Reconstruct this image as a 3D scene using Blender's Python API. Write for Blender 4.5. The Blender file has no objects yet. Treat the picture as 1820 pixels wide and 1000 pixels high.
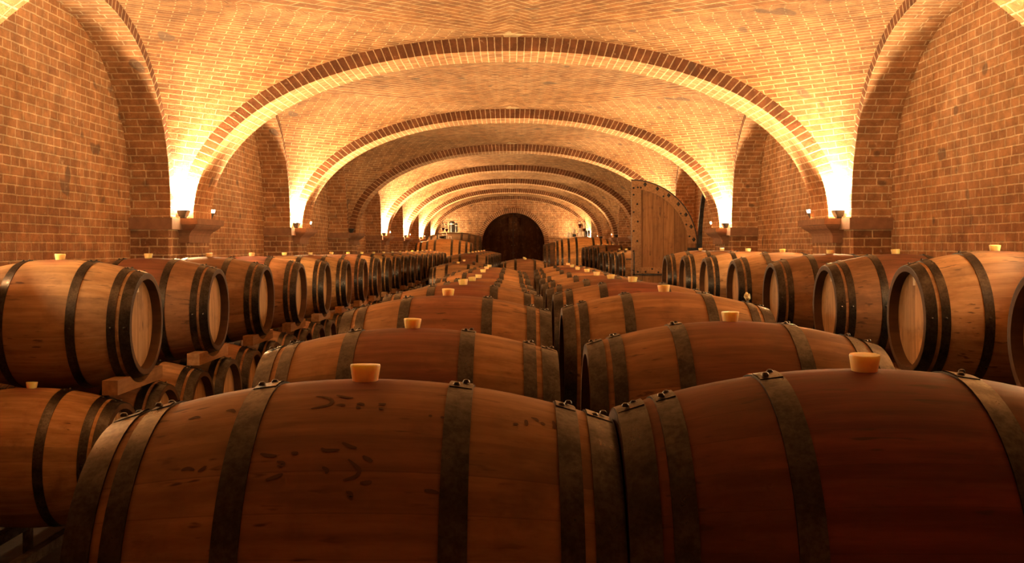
import bpy, math, random
from mathutils import Vector, Matrix
random.seed(11)
sc = bpy.context.scene
C = sc.collection
PI = math.pi
F = 1900.0            # focal length in pixels of the 1820 px frame
VX, VY = 908.0, 438.0 # vanishing point; origin of the world = the eye
FLOOR = -1.75

# ------------------------------------------------------------------ helpers
class MB:
    def __init__(self):
        self.v = []; self.f = []; self.uv = []; self.mi = []
    def face(self, pts, uvs=None, mi=0):
        n = len(self.v); self.v.extend(pts); self.f.append(list(range(n, n + len(pts))))
        self.uv.append(uvs or [(0, 0)] * len(pts)); self.mi.append(mi)
    def grid(self, P, UV=None, mi=0, flip=False, close_u=False):
        """P[i][j] -> points sharing vertices"""
        n = len(self.v); R = len(P); K = len(P[0])
        for row in P: self.v.extend(row)
        for i in range(R - 1):
            for j in range(K if close_u else K - 1):
                j2 = (j + 1) % K
                q = [n + i * K + j, n + i * K + j2, n + (i + 1) * K + j2, n + (i + 1) * K + j]
                if UV:
                    u = [UV[i][j], UV[i][j + 1], UV[i + 1][j + 1], UV[i + 1][j]]
                else:
                    u = [(0, 0)] * 4
                if flip: q.reverse(); u.reverse()
                self.f.append(q); self.uv.append(u); self.mi.append(mi)
    def box(self, x0, x1, y0, y1, z0, z1, mi=0, skip=''):
        x0, x1 = min(x0, x1), max(x0, x1); y0, y1 = min(y0, y1), max(y0, y1)
        n = len(self.v)
        self.v += [(x0, y0, z0), (x1, y0, z0), (x1, y1, z0), (x0, y1, z0), (x0, y0, z1), (x1, y0, z1), (x1, y1, z1), (x0, y1, z1)]
        for k, q in (('-z', (0, 3, 2, 1)), ('+z', (4, 5, 6, 7)), ('-y', (0, 1, 5, 4)), ('+x', (1, 2, 6, 5)), ('+y', (2, 3, 7, 6)), ('-x', (3, 0, 4, 7))):
            if k in skip.split(): continue
            self.f.append([n + a for a in q]); self.mi.append(mi)
            ax = k[1]; uv = []
            for a in q:
                p = self.v[n + a]
                uv.append((p[0], p[1]) if ax == 'z' else ((p[0], p[2]) if ax == 'y' else (p[1], p[2])))
            self.uv.append(uv)
    def lathe(self, prof, seg=48, axis='z', center=(0, 0, 0), mi=0, a0=0.0, a1=2 * PI, cap0=False, cap1=False):
        """prof: list of (r, h); revolve about axis through center"""
        full = abs(a1 - a0 - 2 * PI) < 1e-6
        K = seg if full else seg + 1
        P = []
        for r, h in prof:
            row = []
            for k in range(K):
                a = a0 + (a1 - a0) * k / seg
                c, s = r * math.cos(a), r * math.sin(a)
                if axis == 'z': p = (center[0] + c, center[1] + s, center[2] + h)
                elif axis == 'x': p = (center[0] + h, center[1] + c, center[2] + s)
                else: p = (center[0] + s, center[1] + h, center[2] + c)
                row.append(p)
            P.append(row)
        base = len(self.v)
        self.grid(P, mi=mi, close_u=full)
        if cap0: self.f.append([base + k for k in range(K)][::-1]); self.uv.append([(0, 0)] * K); self.mi.append(mi)
        if cap1:
            b = base + (len(prof) - 1) * K
            self.f.append([b + k for k in range(K)]); self.uv.append([(0, 0)] * K); self.mi.append(mi)
    def transform(self, M, start=0):
        for i in range(start, len(self.v)):
            self.v[i] = tuple(M @ Vector(self.v[i]))
    def mesh(self, name, mats, smooth=True, angle=35):
        me = bpy.data.meshes.new(name)
        me.from_pydata(self.v, [], self.f)
        ul = me.uv_layers.new(name='UVMap')
        flat = [c for fu in self.uv for p in fu for c in p]
        ul.data.foreach_set('uv', flat)
        for m in (mats if isinstance(mats, (list, tuple)) else [mats]): me.materials.append(m)
        me.polygons.foreach_set('material_index', self.mi)
        me.polygons.foreach_set('use_smooth', [smooth] * len(self.f))
        if smooth: me.set_sharp_from_angle(angle=math.radians(angle))
        me.update()
        return me
    def fix(self):
        return self
def link(name, me, parent=None, loc=(0, 0, 0), rot=(0, 0, 0)):
    o = bpy.data.objects.new(name, me); C.objects.link(o)
    if parent: o.parent = parent
    o.location = loc; o.rotation_euler = rot
    return o
def recalc(me):
    import bmesh
    bm = bmesh.new(); bm.from_mesh(me); bmesh.ops.recalc_face_normals(bm, faces=bm.faces); bm.to_mesh(me); bm.free()
    return me
def tag(o, label=None, cat=None, group=None, kind=None):
    if label: o['label'] = label
    if cat: o['category'] = cat
    if group: o['group'] = group
    if kind: o['kind'] = kind
    return o
def thing(name, label, cat, loc=(0, 0, 0), rz=0, group=None):
    o = bpy.data.objects.new(name, None); C.objects.link(o); o.empty_display_size = .1
    o.location = loc; o.rotation_euler = (0, 0, rz)
    return tag(o, label, cat, group)
ORD = ['', 'first', 'second', 'third', 'fourth', 'fifth', 'sixth', 'seventh', 'eighth', 'ninth', 'tenth', 'eleventh', 'twelfth', 'thirteenth',
       'fourteenth', 'fifteenth', 'sixteenth', 'seventeenth', 'eighteenth', 'nineteenth', 'twentieth', 'twenty-first', 'twenty-second',
       'twenty-third', 'twenty-fourth', 'twenty-fifth', 'twenty-sixth', 'twenty-seventh', 'twenty-eighth']

# ------------------------------------------------------------------ node helpers
def new_mat(name):
    m = bpy.data.materials.new(name); m.use_nodes = True
    nt = m.node_tree; nt.nodes.clear()
    out = nt.nodes.new('ShaderNodeOutputMaterial'); b = nt.nodes.new('ShaderNodeBsdfPrincipled')
    nt.links.new(b.outputs[0], out.inputs[0])
    return m, nt, b
class NT:
    def __init__(self, nt): self.nt = nt
    def n(self, t, **kw):
        x = self.nt.nodes.new(t)
        for k, v in kw.items(): setattr(x, k, v)
        return x
    def l(self, a, b): self.nt.links.new(a, b)
    def put(self, s, v):
        if hasattr(v, 'is_output'): self.l(v, s)
        else: s.default_value = v
    def math(self, op, a, b=0.0, clamp=False):
        m = self.n('ShaderNodeMath', operation=op, use_clamp=clamp)
        self.put(m.inputs[0], a); self.put(m.inputs[1], b); return m.outputs[0]
    def mix(self, f, a, b, blend='MIX'):
        m = self.n('ShaderNodeMix', data_type='RGBA', blend_type=blend)
        self.put(m.inputs[0], f); self.put(m.inputs[6], a); self.put(m.inputs[7], b); return m.outputs[2]
    def noise(self, vec, scale, detail=3, rough=.55, dim='3D'):
        x = self.n('ShaderNodeTexNoise', noise_dimensions=dim)
        if vec is not None: self.l(vec, x.inputs['Vector'])
        x.inputs['Scale'].default_value = scale; x.inputs['Detail'].default_value = detail; x.inputs['Roughness'].default_value = rough
        return x.outputs[0], x.outputs[1]
    def ramp(self, f, lo, hi, a=0.0, b=1.0, smooth=True):
        m = self.n('ShaderNodeMapRange', interpolation_type='SMOOTHSTEP' if smooth else 'LINEAR')
        self.put(m.inputs[0], f); m.inputs[1].default_value = lo; m.inputs[2].default_value = hi
        m.inputs[3].default_value = a; m.inputs[4].default_value = b; return m.outputs[0]
    def vmul(self, v, s):
        m = self.n('ShaderNodeVectorMath', operation='MULTIPLY'); self.l(v, m.inputs[0]); m.inputs[1].default_value = s; return m.outputs[0]
    def vadd(self, a, b):
        m = self.n('ShaderNodeVectorMath', operation='ADD'); self.put(m.inputs[0], a); self.put(m.inputs[1], b); return m.outputs[0]
    def vscale(self, a, s):
        m = self.n('ShaderNodeVectorMath', operation='SCALE'); self.l(a, m.inputs[0]); self.put(m.inputs['Scale'], s); return m.outputs[0]
def rgb(r, g, b): return (r, g, b, 1)

def brick_mat(name, bw, rh, mortar=.007, offset=.5, c1=(.55, .285, .135), c2=(.41, .195, .09), cm=(.78, .58, .37), dist=.010, bump=.9, freq=2, sq=.62):
    m, nt, b = new_mat(name); N = NT(nt)
    uv = N.n('ShaderNodeUVMap', uv_map='UVMap').outputs[0]
    _, nc = N.noise(uv, 9.0, 2)
    off = N.vscale(N.vadd(nc, (-.5, -.5, -.5)), dist)
    _, nc2 = N.noise(uv, 60.0, 2)
    off2 = N.vscale(N.vadd(nc2, (-.5, -.5, -.5)), .006)
    v = N.vadd(N.vadd(uv, off), off2)
    br = N.n('ShaderNodeTexBrick', offset=offset, offset_frequency=freq, squash=sq, squash_frequency=3)
    N.l(v, br.inputs['Vector'])
    br.inputs['Color1'].default_value = rgb(*c1); br.inputs['Color2'].default_value = rgb(*c2); br.inputs['Mortar'].default_value = rgb(*cm)
    br.inputs['Scale'].default_value = 1; br.inputs['Mortar Size'].default_value = mortar; br.inputs['Mortar Smooth'].default_value = .35
    br.inputs['Bias'].default_value = -.15; br.inputs['Brick Width'].default_value = bw; br.inputs['Row Height'].default_value = rh
    tc = N.n('ShaderNodeTexCoord').outputs['Object']
    big, _ = N.noise(tc, .9, 4)
    mid, _ = N.noise(tc, 7.0, 5, .65)
    col = N.mix(N.ramp(big, .35, .68), br.outputs['Color'], rgb(.80, .72, .62), 'MULTIPLY')
    tone = N.mix(N.ramp(mid, .30, .72), rgb(.62, .60, .58), rgb(1.12, 1.08, 1.02))
    col = N.mix(1.0, col, tone, 'MULTIPLY')
    # scattered over-burnt bricks and mortar smears
    dk, _ = N.noise(tc, 3.3, 1)
    col = N.mix(N.ramp(dk, .70, .74, 0, .65), col, rgb(.09, .06, .045))
    sm, _ = N.noise(tc, 16.0, 4, .7)
    col = N.mix(N.ramp(sm, .60, .74, 0, .45), col, rgb(*cm))
    N.l(col, b.inputs['Base Color']); b.inputs['Roughness'].default_value = .9
    b.inputs['Specular IOR Level'].default_value = .2
    fine, _ = N.noise(tc, 55.0, 4, .7)
    h = N.math('SUBTRACT', N.math('MULTIPLY', fine, .45), N.math('MULTIPLY', br.outputs['Fac'], .7))
    h = N.math('ADD', h, N.math('MULTIPLY', mid, .8))
    bp = N.n('ShaderNodeBump'); bp.inputs['Strength'].default_value = bump; bp.inputs['Distance'].default_value = .020
    N.l(h, bp.inputs['Height']); N.l(bp.outputs[0], b.inputs['Normal'])
    return m

M_wall = brick_mat('brick_wall_rough', .20, .0655)
M_vault = brick_mat('brick_vault', .25, .068, .0065, sq=1.0, c1=(.37, .178, .078), c2=(.255, .114, .050), cm=(.60, .43, .25))
M_ring = brick_mat('brick_voussoir_ring', .068, .40, .006, 0.0, sq=1.0, c1=(.27, .115, .055), c2=(.19, .078, .038), dist=.006)
M_soffit = brick_mat('brick_soffit', .22, .068, .007)
M_pier = brick_mat('brick_pier', .25, .075, .008, c1=(.42, .21, .105), c2=(.28, .13, .065))
M_end = brick_mat('brick_end_wall', .27, .070, .007, c1=(.42, .21, .105), c2=(.31, .14, .07))
M_endring = brick_mat('brick_door_ring', .07, .40, .007, 0.0, sq=1.0, c1=(.26, .12, .06), c2=(.19, .08, .04))

def wood_mat(name, kind):
    """kind: 'stave' (axis along object X), 'head' (disc), 'plank' (boards), 'beam'"""
    m, nt, b = new_mat(name); N = NT(nt)
    tc = N.n('ShaderNodeTexCoord').outputs['Object']
    oi = N.n('ShaderNodeObjectInfo')
    sep = N.n('ShaderNodeSeparateXYZ'); N.l(tc, sep.inputs[0])
    rnd = oi.outputs['Random']
    shift = N.n('ShaderNodeCombineXYZ'); N.l(N.math('MULTIPLY', rnd, 37.0), shift.inputs[0]); N.l(N.math('MULTIPLY', rnd, 11.0), shift.inputs[1])
    p = N.vadd(tc, shift.outputs[0])
    if kind == 'stave':
        ang = N.math('MULTIPLY', N.math('ADD', N.math('ARCTAN2', sep.outputs[1], sep.outputs[2]), PI), 30 / (2 * PI))
        grain_v = N.vmul(p, (2.2, 30, 30)); fleck_v = N.vmul(p, (9, 60, 60)); base = (.36, .212, .096)
    elif kind == 'head':
        ang = N.math('MULTIPLY', N.math('ADD', sep.outputs[1], 1.0), 11.0)
        grain_v = N.vmul(p, (30, 40, 2.2)); fleck_v = N.vmul(p, (60, 60, 9)); base = (.55, .35, .17)
    elif kind == 'plank':
        ang = N.math('MULTIPLY', N.math('ADD', sep.outputs[0], 5.0), 5.2)
        grain_v = N.vmul(p, (26, 26, 2.0)); fleck_v = N.vmul(p, (50, 50, 9)); base = (.32, .155, .055)
    else:
        ang = N.math('MULTIPLY', sep.outputs[2], 0.01)
        grain_v = N.vmul(p, (30, 2.5, 30)); fleck_v = N.vmul(p, (60, 9, 60)); base = (.36, .19, .08)
    idx = N.math('FLOOR', ang); fr = N.math('FRACT', ang)
    wn = N.n('ShaderNodeTexWhiteNoise', noise_dimensions='2D')
    cv = N.n('ShaderNodeCombineXYZ'); N.l(idx, cv.inputs[0]); N.l(N.math('MULTIPLY', rnd, 91.0), cv.inputs[1]); N.l(cv.outputs[0], wn.inputs['Vector'])
    g, _ = N.noise(grain_v, 1.0, 5, .6)
    col = N.mix(N.ramp(g, .25, .78), rgb(base[0] * .68, base[1] * .62, base[2] * .55), rgb(base[0] * 1.12, base[1] * 1.14, base[2] * 1.2))
    var = N.ramp(wn.outputs['Value'], 0, 1, .74, 1.14, False)
    vc = N.n('ShaderNodeCombineColor'); [N.l(var, vc.inputs[i]) for i in range(3)]
    col = N.mix(1.0, col, vc.outputs[0], 'MULTIPLY')
    if kind == 'stave':
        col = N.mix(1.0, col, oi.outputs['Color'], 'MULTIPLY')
        # wine-red belly between the bilge hoops
        w, _ = N.noise(p, 5.0, 4)
        ax = N.math('ADD', N.math('ABSOLUTE', sep.outputs[0]), N.math('MULTIPLY', N.math('SUBTRACT', w, .5), .12))
        belly = N.ramp(ax, .145, .21, 1, 0)
        st = N.math('MULTIPLY', N.math('MULTIPLY', belly, N.ramp(w, .2, .55, .55, 1)), oi.outputs['Alpha'], True)
        col = N.mix(st, col, N.mix(N.ramp(g, .3, .75), rgb(.10, .020, .014), rgb(.20, .045, .027)))
        # spill round the bung
        dx = N.vmul(tc, (1.0, .8, 0)); ln = N.n('ShaderNodeVectorMath', operation='LENGTH'); N.l(dx, ln.inputs[0])
        sp = N.math('MULTIPLY', N.ramp(N.math('ADD', ln.outputs['Value'], N.math('MULTIPLY', w, .12)), .08, .20, .75, 0), N.ramp(sep.outputs[2], .1, .25))
        col = N.mix(sp, col, rgb(.14, .028, .022))
    if kind == 'stave':
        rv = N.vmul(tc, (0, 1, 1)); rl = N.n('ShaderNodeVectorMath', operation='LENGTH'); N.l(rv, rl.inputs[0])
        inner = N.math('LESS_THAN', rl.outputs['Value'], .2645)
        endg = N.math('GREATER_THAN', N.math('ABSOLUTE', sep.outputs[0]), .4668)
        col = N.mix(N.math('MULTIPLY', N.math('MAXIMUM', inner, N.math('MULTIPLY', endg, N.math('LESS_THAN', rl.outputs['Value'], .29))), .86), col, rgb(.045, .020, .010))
        stk, _ = N.noise(N.vmul(p, (1.1, 14, 14)), 1.0, 4, .6)
        col = N.mix(N.ramp(stk, .50, .80, 0, .55), col, rgb(.13, .060, .025))
    fl, _ = N.noise(fleck_v, 1.0, 2, .5)
    flm, _ = N.noise(p, 4.5, 2)
    fk = N.math('MULTIPLY', N.ramp(fl, .60, .70), N.ramp(flm, .48, .62, .15, .85), True)
    col = N.mix(fk, col, rgb(.055, .025, .012))
    dirt, _ = N.noise(p, 6.0, 5, .65)
    col = N.mix(N.ramp(dirt, .50, .75, 0, .50), col, rgb(.10, .045, .020))
    seam = N.math('LESS_THAN', fr, .035 if kind != 'plank' else .03)
    seamk = N.math('MULTIPLY', seam, {'stave': .22, 'head': .45, 'plank': .8, 'beam': 0}[kind])
    col = N.mix(seamk, col, rgb(.05, .022, .010))
    N.l(col, b.inputs['Base Color'])
    b.inputs['Roughness'].default_value = .62; b.inputs['Specular IOR Level'].default_value = .3
    bp = N.n('ShaderNodeBump'); bp.inputs['Strength'].default_value = .35; bp.inputs['Distance'].default_value = .004
    h = N.math('SUBTRACT', N.math('MULTIPLY', g, .6), seam); N.l(h, bp.inputs['Height']); N.l(bp.outputs[0], b.inputs['Normal'])
    return m
M_stave = wood_mat('oak_stave', 'stave'); M_head = wood_mat('oak_head', 'head')
M_plank = wood_mat('door_plank', 'plank'); M_beam = wood_mat('wood_beam', 'beam')

def metal_mat(name, col, rough, metallic=.85, scale=14, var=.5):
    m, nt, b = new_mat(name); N = NT(nt)
    tc = N.n('ShaderNodeTexCoord').outputs['Object']; oi = N.n('ShaderNodeObjectInfo')
    sh = N.n('ShaderNodeCombineXYZ'); N.l(N.math('MULTIPLY', oi.outputs['Random'], 23.0), sh.inputs[0])
    p = N.vadd(tc, sh.outputs[0])
    a, _ = N.noise(p, scale, 6, .7); c, _ = N.noise(p, scale * 7, 3, .6)
    k = N.math('ADD', N.math('MULTIPLY', a, .7), N.math('MULTIPLY', c, .3))
    N.l(N.mix(N.ramp(k, .36, .66), rgb(*[x * (1 - var) for x in col]), rgb(*[min(1, x * (1 + var * .7)) for x in col])), b.inputs['Base Color'])
    b.inputs['Metallic'].default_value = metallic
    N.l(N.ramp(k, .3, .7, rough + .15, rough - .08), b.inputs['Roughness'])
    bp = N.n('ShaderNodeBump'); bp.inputs['Strength'].default_value = .15; bp.inputs['Distance'].default_value = .003
    N.l(k, bp.inputs['Height']); N.l(bp.outputs[0], b.inputs['Normal'])
    return m
M_hoop = metal_mat('hoop_steel', (.065, .057, .050), .33, .92)
M_iron = metal_mat('dark_iron', (.05, .045, .042), .5, .6)
M_rack = metal_mat('rack_steel', (.16, .14, .13), .45)
M_black = metal_mat('lamp_housing_black', (.02, .018, .016), .5, .2)

def plain(name, col, rough=.6, **kw):
    m, nt, b = new_mat(name); N = NT(nt)
    tc = N.n('ShaderNodeTexCoord').outputs['Object']; a, _ = N.noise(tc, 18, 4)
    N.l(N.mix(N.ramp(a, .3, .7), rgb(*[c * .85 for c in col]), rgb(*[min(1, c * 1.1) for c in col])), b.inputs['Base Color'])
    b.inputs['Roughness'].default_value = rough
    for k, v in kw.items(): b.inputs[k].default_value = v
    return m
M_bung = plain('amber_silicone', (1.0, .72, .32), .35, **{'Subsurface Weight': .9, 'Subsurface Scale': .04, 'Subsurface Radius': (1.0, .5, .15)})
M_paper = plain('tag_paper', (.75, .68, .55), .8)
M_ink = plain('dark_ink_stain', (.095, .045, .022), .8)
M_floor = plain('concrete_floor', (.07, .055, .045), .8)
M_plaster = plain('capital_terracotta', (.27, .13, .065), .85)
M_glass = plain('clear_glass', (.95, .95, .93), .03, **{'Transmission Weight': 1.0, 'IOR': 1.45})
M_wine = plain('red_wine', (.05, .004, .006), .1)
M_pale = plain('pale_ceramic', (.75, .62, .45), .35)
M_blackp = plain('black_enamel', (.012, .011, .011), .3)
M_crumple = plain('crumpled_paper', (.80, .74, .45), .7)
def emis(name, col, s):
    m = bpy.data.materials.new(name); m.use_nodes = True; nt = m.node_tree; nt.nodes.clear()
    o = nt.nodes.new('ShaderNodeOutputMaterial'); e = nt.nodes.new('ShaderNodeEmission')
    e.inputs[0].default_value = rgb(*col); e.inputs[1].default_value = s; nt.links.new(e.outputs[0], o.inputs[0]); return m
LCOL = (1.0, .70, .35)
M_lampglass = emis('lit_lamp_glass', (1.0, .72, .36), 330.0)
M_deadglass = plain('unlit_lamp_glass', (.25, .22, .18), .15)

# ------------------------------------------------------------------ the vaulted hall
Y0, BAY, RIB = 9.96, 5.2, .60          # front face of the first rib in view, bay length, rib width
XV, XW, ZS = 3.08, 3.42, .26           # vault springing plane, wall plane, springing height
RISE_E, RISE_I, HALF_I = 1.69, 1.56, 2.96
def se(u, n, m):
    u = min(1.0, abs(u)); return (1 - u ** n) ** (1 / m)
def T(x): return RISE_E * se(x / XV, 2.2, 2.15)
WB = 1.95
WRISE = 1.71
def W(dy): return WRISE * se(dy / (WB + .04), 2.3, 2.2)
HB = (BAY - RIB) / 2
# brick courses: level lines from wall arch to rib in the haunches, then parallel to the diagonal up to the crown
_TAB = [i / 400 for i in range(401)]
def inv(u, n, m): return max(0.0, 1 - min(1, u) ** m) ** (1 / n)
_L = [0.0]
for i in range(1, 401):
    h0, h1 = RISE_E * _TAB[i - 1], RISE_E * _TAB[i]
    _L.append(_L[-1] + math.hypot(h1 - h0, XV * (inv(_TAB[i - 1], 2.2, 2.15) - inv(_TAB[i], 2.2, 2.15))))
def vault_point(x, dy):
    """height and course coordinates of the vault over plan point (x, dy)"""
    a, b_ = max(0, XV - abs(x)), max(0, HB - abs(dy))
    def ends(h): return XV - XV * inv(h / RISE_E, 2.2, 2.15), HB - (WB + .04) * inv(h / WRISE, 2.3, 2.2)
    def g(h):
        A, B = ends(h); return a / max(A, 1e-6) + b_ / max(B, 1e-6)
    hm = RISE_E; A, B = ends(hm)
    if g(hm) <= 1:
        lo, hi = 0.0, hm
        for _ in range(40):
            mid = (lo + hi) / 2
            if g(mid) > 1: lo = mid
            else: hi = mid
        h = (lo + hi) / 2; A, B = ends(h)
        i = min(399, int(h / hm * 400)); f_ = h / hm * 400 - i; v = _L[i] + (_L[i + 1] - _L[i]) * f_
        z = h
    else:
        z = hm + .10 * (1 - max(0, 2 - g(hm)) ** 2)
        # the courses swing round to steep chevrons; a narrow strip along the crown runs the other way
        if abs(x) < .19: a = XV - (.38 - abs(x))
        B0 = B; lo, hi = 0.0, 1.2
        for _ in range(40):
            t = (lo + hi) / 2
            if a / (XV * (1 + .6 * t)) + b_ / (B0 + t * (2.67 * HB - B0)) > 1: lo = t
            else: hi = t
        A, B = XV * (1 + .6 * t), B0 + t * (2.67 * HB - B0)
        v = _L[-1] + t * 1.5
    n = math.hypot(A, B) or 1
    return ZS + z, ((a * A - b_ * B) / n * 1.0, v)
def vault_mesh():
    mb = MB()
    xs = sorted({round(XV * math.sin(PI / 2 * i / 40), 5) for i in range(-40, 41)} | {-.19, .19, -.06, .06, .15, -.15})
    ys = [-HB, -HB + .12, -HB + .24] + [-(WB + .04)] + [(WB + .04) * math.sin(PI / 2 * i / 36) for i in range(-35, 36)] + [WB + .04, HB - .24, HB - .12, HB]
    V = [[vault_point(x, y) for x in xs] for y in ys]
    P = [[(x, y, V[i][j][0]) for j, x in enumerate(xs)] for i, y in enumerate(ys)]; UV = [[q[1] for q in r] for r in V]
    mb.grid(P, UV, flip=True)
    return mb.mesh('vault', M_vault, angle=60)
VAULT = vault_mesh()
ribs_y = [Y0 + BAY * j for j in range(-2, 7)]
for j in range(-2, 6):
    o = link('ceiling', VAULT, loc=(0, Y0 + BAY * j + RIB + HB, 0)); tag(o, kind='structure')

def arch_curve(half, rise, n, m, K=72):
    pts = []
    for i in range(K + 1):
        t = PI * i / K; c, s = math.cos(t), math.sin(t)
        pts.append((-math.copysign(abs(c) ** (2 / n), c) * half, s ** (2 / m) * rise))
    return pts
def lens(pts):
    L = [0]
    for a, b_ in zip(pts, pts[1:]): L.append(L[-1] + math.dist(a, b_))
    return L
def rib_mesh():
    mb = MB()
    I = arch_curve(HALF_I, RISE_I, 2.2, 2.15); E = arch_curve(XV + .03, RISE_E + .02, 2.2, 2.15)
    Lm = lens(I)
    fr = [[(x, 0, ZS + z) for x, z in I], [(x, 0, ZS + z) for x, z in E]]
    uv = [[(l, .01) for l in Lm], [(l, .14) for l in Lm]]
    mb.grid(fr, uv, mi=0)
    bk = [[(x, RIB, ZS + z) for x, z in I], [(x, RIB, ZS + z) for x, z in E]]
    mb.grid(bk, uv, mi=0, flip=True)
    so = [[(x, RIB * k / 2, ZS + z) for x, z in I] for k in range(3)]
    us = [[(RIB * k / 2, l) for l in Lm] for k in range(3)]
    mb.grid(so, us, mi=1)
    return mb.mesh('rib', [M_ring, M_soffit], angle=40)
RIBM = rib_mesh()
n_trim = 0
def trim(me, loc, label=None):
    global n_trim
    n_trim += 1
    o = link('trim_%d' % n_trim, me, loc=loc); tag(o, label, kind='structure'); return o
for y in ribs_y: trim(RIBM, (0, y, 0), 'brick transverse arch rib spanning the cellar vault')

def wallarch_mesh(sx):
    mb = MB(); x0, x1 = sx * (XV - .02), sx * (XW + .04)
    I = arch_curve(WB, 1.61, 2.3, 2.2, 56); E = arch_curve(WB + .14, 1.61 + .14, 2.3, 2.2, 56); Lm = lens(I)
    so = [[(x0 + (x1 - x0) * k / 2, y, ZS + z) for y, z in I] for k in range(3)]
    us = [[(abs(x1 - x0) * k / 2, l) for l in Lm] for k in range(3)]
    mb.grid(so, us, mi=1, flip=sx < 0)
    fr = [[(x0, y, ZS + z) for y, z in I], [(x0, y, ZS + z) for y, z in E]]
    mb.grid(fr, [[(l, .01) for l in Lm], [(l, .15) for l in Lm]], mi=0, flip=sx < 0)
    return mb.mesh('wall_arch', [M_ring, M_soffit], angle=40)
for sx, side in ((-1, 'left'), (1, 'right')):
    wm = wallarch_mesh(sx)
    for j in range(-2, 6): trim(wm, (0, Y0 + BAY * j + RIB + HB, 0), 'brick blind arch along the side wall of the cellar')

# side walls, floor, closing walls
YB, YE = -.7, 41.76
for sx, side in ((-1, 'left'), (1, 'right')):
    mb = MB(); x = sx * XW
    for k in range(24):
        ya, yb = YB + (YE - YB) * k / 24, YB + (YE - YB) * (k + 1) / 24
        q = [(x, ya, FLOOR), (x, yb, FLOOR), (x, yb, 2.4), (x, ya, 2.4)]; u = [(p[1], p[2] + 2) for p in q]
        if sx > 0: q.reverse(); u.reverse()
        mb.face(q, u)
    tag(link('wall_' + side, mb.mesh('wall_' + side, M_wall)), kind='structure')
mb = MB(); mb.face([(-XW, YB, FLOOR), (XW, YB, FLOOR), (XW, YE, FLOOR), (-XW, YE, FLOOR)])
tag(link('floor', mb.mesh('floor', M_floor)), kind='structure')
mb = MB(); q = [(XW, YB, FLOOR), (-XW, YB, FLOOR), (-XW, YB, 2.4), (XW, YB, 2.4)]; mb.face(q, [(p[0], p[2]) for p in q])
tag(link('wall_back', mb.mesh('wall_back', M_end)), kind='structure')

# piers with stepped pilasters and capitals
def pier_mesh(sx):
    mb = MB()
    X = lambda a: sx * a
    mb.box(X(XV), X(XW + .05), -.35, RIB + .35, FLOOR, ZS - .02)
    mb.box(X(3.02), X(XV + .01), 0, RIB, FLOOR, .04)
    return mb.mesh('pier', M_pier, smooth=False)
def capital_mesh(sx):
    mb = MB(); X = lambda a: sx * a
    # flank band of bricks
    mb.box(X(XV - .05), X(XW + .02), -.40, RIB + .40, .155, ZS)
    # pilaster: lower band, cyma, slab
    mb.box(X(2.985), X(XV), -.04, RIB + .04, .035, .10)
    prof = [(.0, .10), (.012, .125), (.035, .148), (.065, .168), (.085, .19), (.088, .205)]
    ring = []
    for e, z in prof:
        xi = 2.985 - e; ring.append([(X(XV), -.04 - e, z), (X(xi), -.04 - e, z), (X(xi), RIB + .04 + e, z), (X(XV), RIB + .04 + e, z)])
    mb.grid(ring, flip=sx > 0)
    mb.box(X(2.875), X(XV), -.155, RIB + .155, .205, ZS)
    return mb.mesh('capital', M_plaster, smooth=False)
for sx, side in ((-1, 'left'), (1, 'right')):
    pm, cm = pier_mesh(sx), recalc(capital_mesh(sx))
    for j in range(-2, 7):
        p = link('pillar', pm, loc=(0, ribs_y[j + 2], 0)); tag(p, 'brick pier against the side wall with a stepped capital', kind='structure')
        link('capital', cm, p)

# far end wall with round-headed opening
DX, DR, DZ = .09, 1.23, .09
mb = MB(); K = 40
def quad(q): mb.face(q, [(p[0], p[2]) for p in q])
for i in range(K):
    xa, xb = -DR + 2 * DR * i / K, -DR + 2 * DR * (i + 1) / K
    za, zb = DZ + math.sqrt(max(0, DR * DR - xa * xa)), DZ + math.sqrt(max(0, DR * DR - xb * xb))
    quad([(DX + xa, YE, za), (DX + xb, YE, zb), (DX + xb, YE, 2.4), (DX + xa, YE, 2.4)])
quad([(-XW, YE, FLOOR), (DX - DR, YE, FLOOR), (DX - DR, YE, 2.4), (-XW, YE, 2.4)])
quad([(DX + DR, YE, FLOOR), (XW, YE, FLOOR), (XW, YE, 2.4), (DX + DR, YE, 2.4)])
# reveal
arc = [(DX - DR, FLOOR)] + [(DX - DR * math.cos(PI * i / K), DZ + DR * math.sin(PI * i / K)) for i in range(K + 1)] + [(DX + DR, FLOOR)]
La = lens(arc)
mb.grid([[(x, YE, z) for x, z in arc], [(x, YE + .3, z) for x, z in arc]], [[(0, l) for l in La], [(.3, l) for l in La]], flip=False)
tag(link('wall_end', mb.mesh('wall_end', M_end, smooth=False)), kind='structure')
mb = MB()
A1 = [(DX - r * math.cos(PI * i / K), DZ + r * math.sin(PI * i / K)) for r in (DR,) for i in range(K + 1)]
A2 = [(DX - (DR + .18) * math.cos(PI * i / K), DZ + (DR + .18) * math.sin(PI * i / K)) for i in range(K + 1)]
A1 = [(A1[0][0], FLOOR)] + A1 + [(A1[-1][0], FLOOR)]; A2 = [(A2[0][0], FLOOR)] + A2 + [(A2[-1][0], FLOOR)]
L1 = lens(A1)
mb.grid([[(x, YE - .05, z) for x, z in A1], [(x, YE - .05, z) for x, z in A2]], [[(l, .01) for l in L1], [(l, .19) for l in L1]])
mb.grid([[(x, YE - .05, z) for x, z in A2], [(x, YE + .01, z) for x, z in A2]], [[(l, .2) for l in L1], [(l, .25) for l in L1]])
mb.grid([[(x, YE - .05, z) for x, z in A1], [(x, YE + .1, z) for x, z in A1]], [[(l, .2) for l in L1], [(l, .35) for l in L1]], flip=True)
trim(mb.mesh('door_ring', M_endring, angle=40), (0, 0, 0), 'brick voussoir ring round the arched end door')

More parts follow.
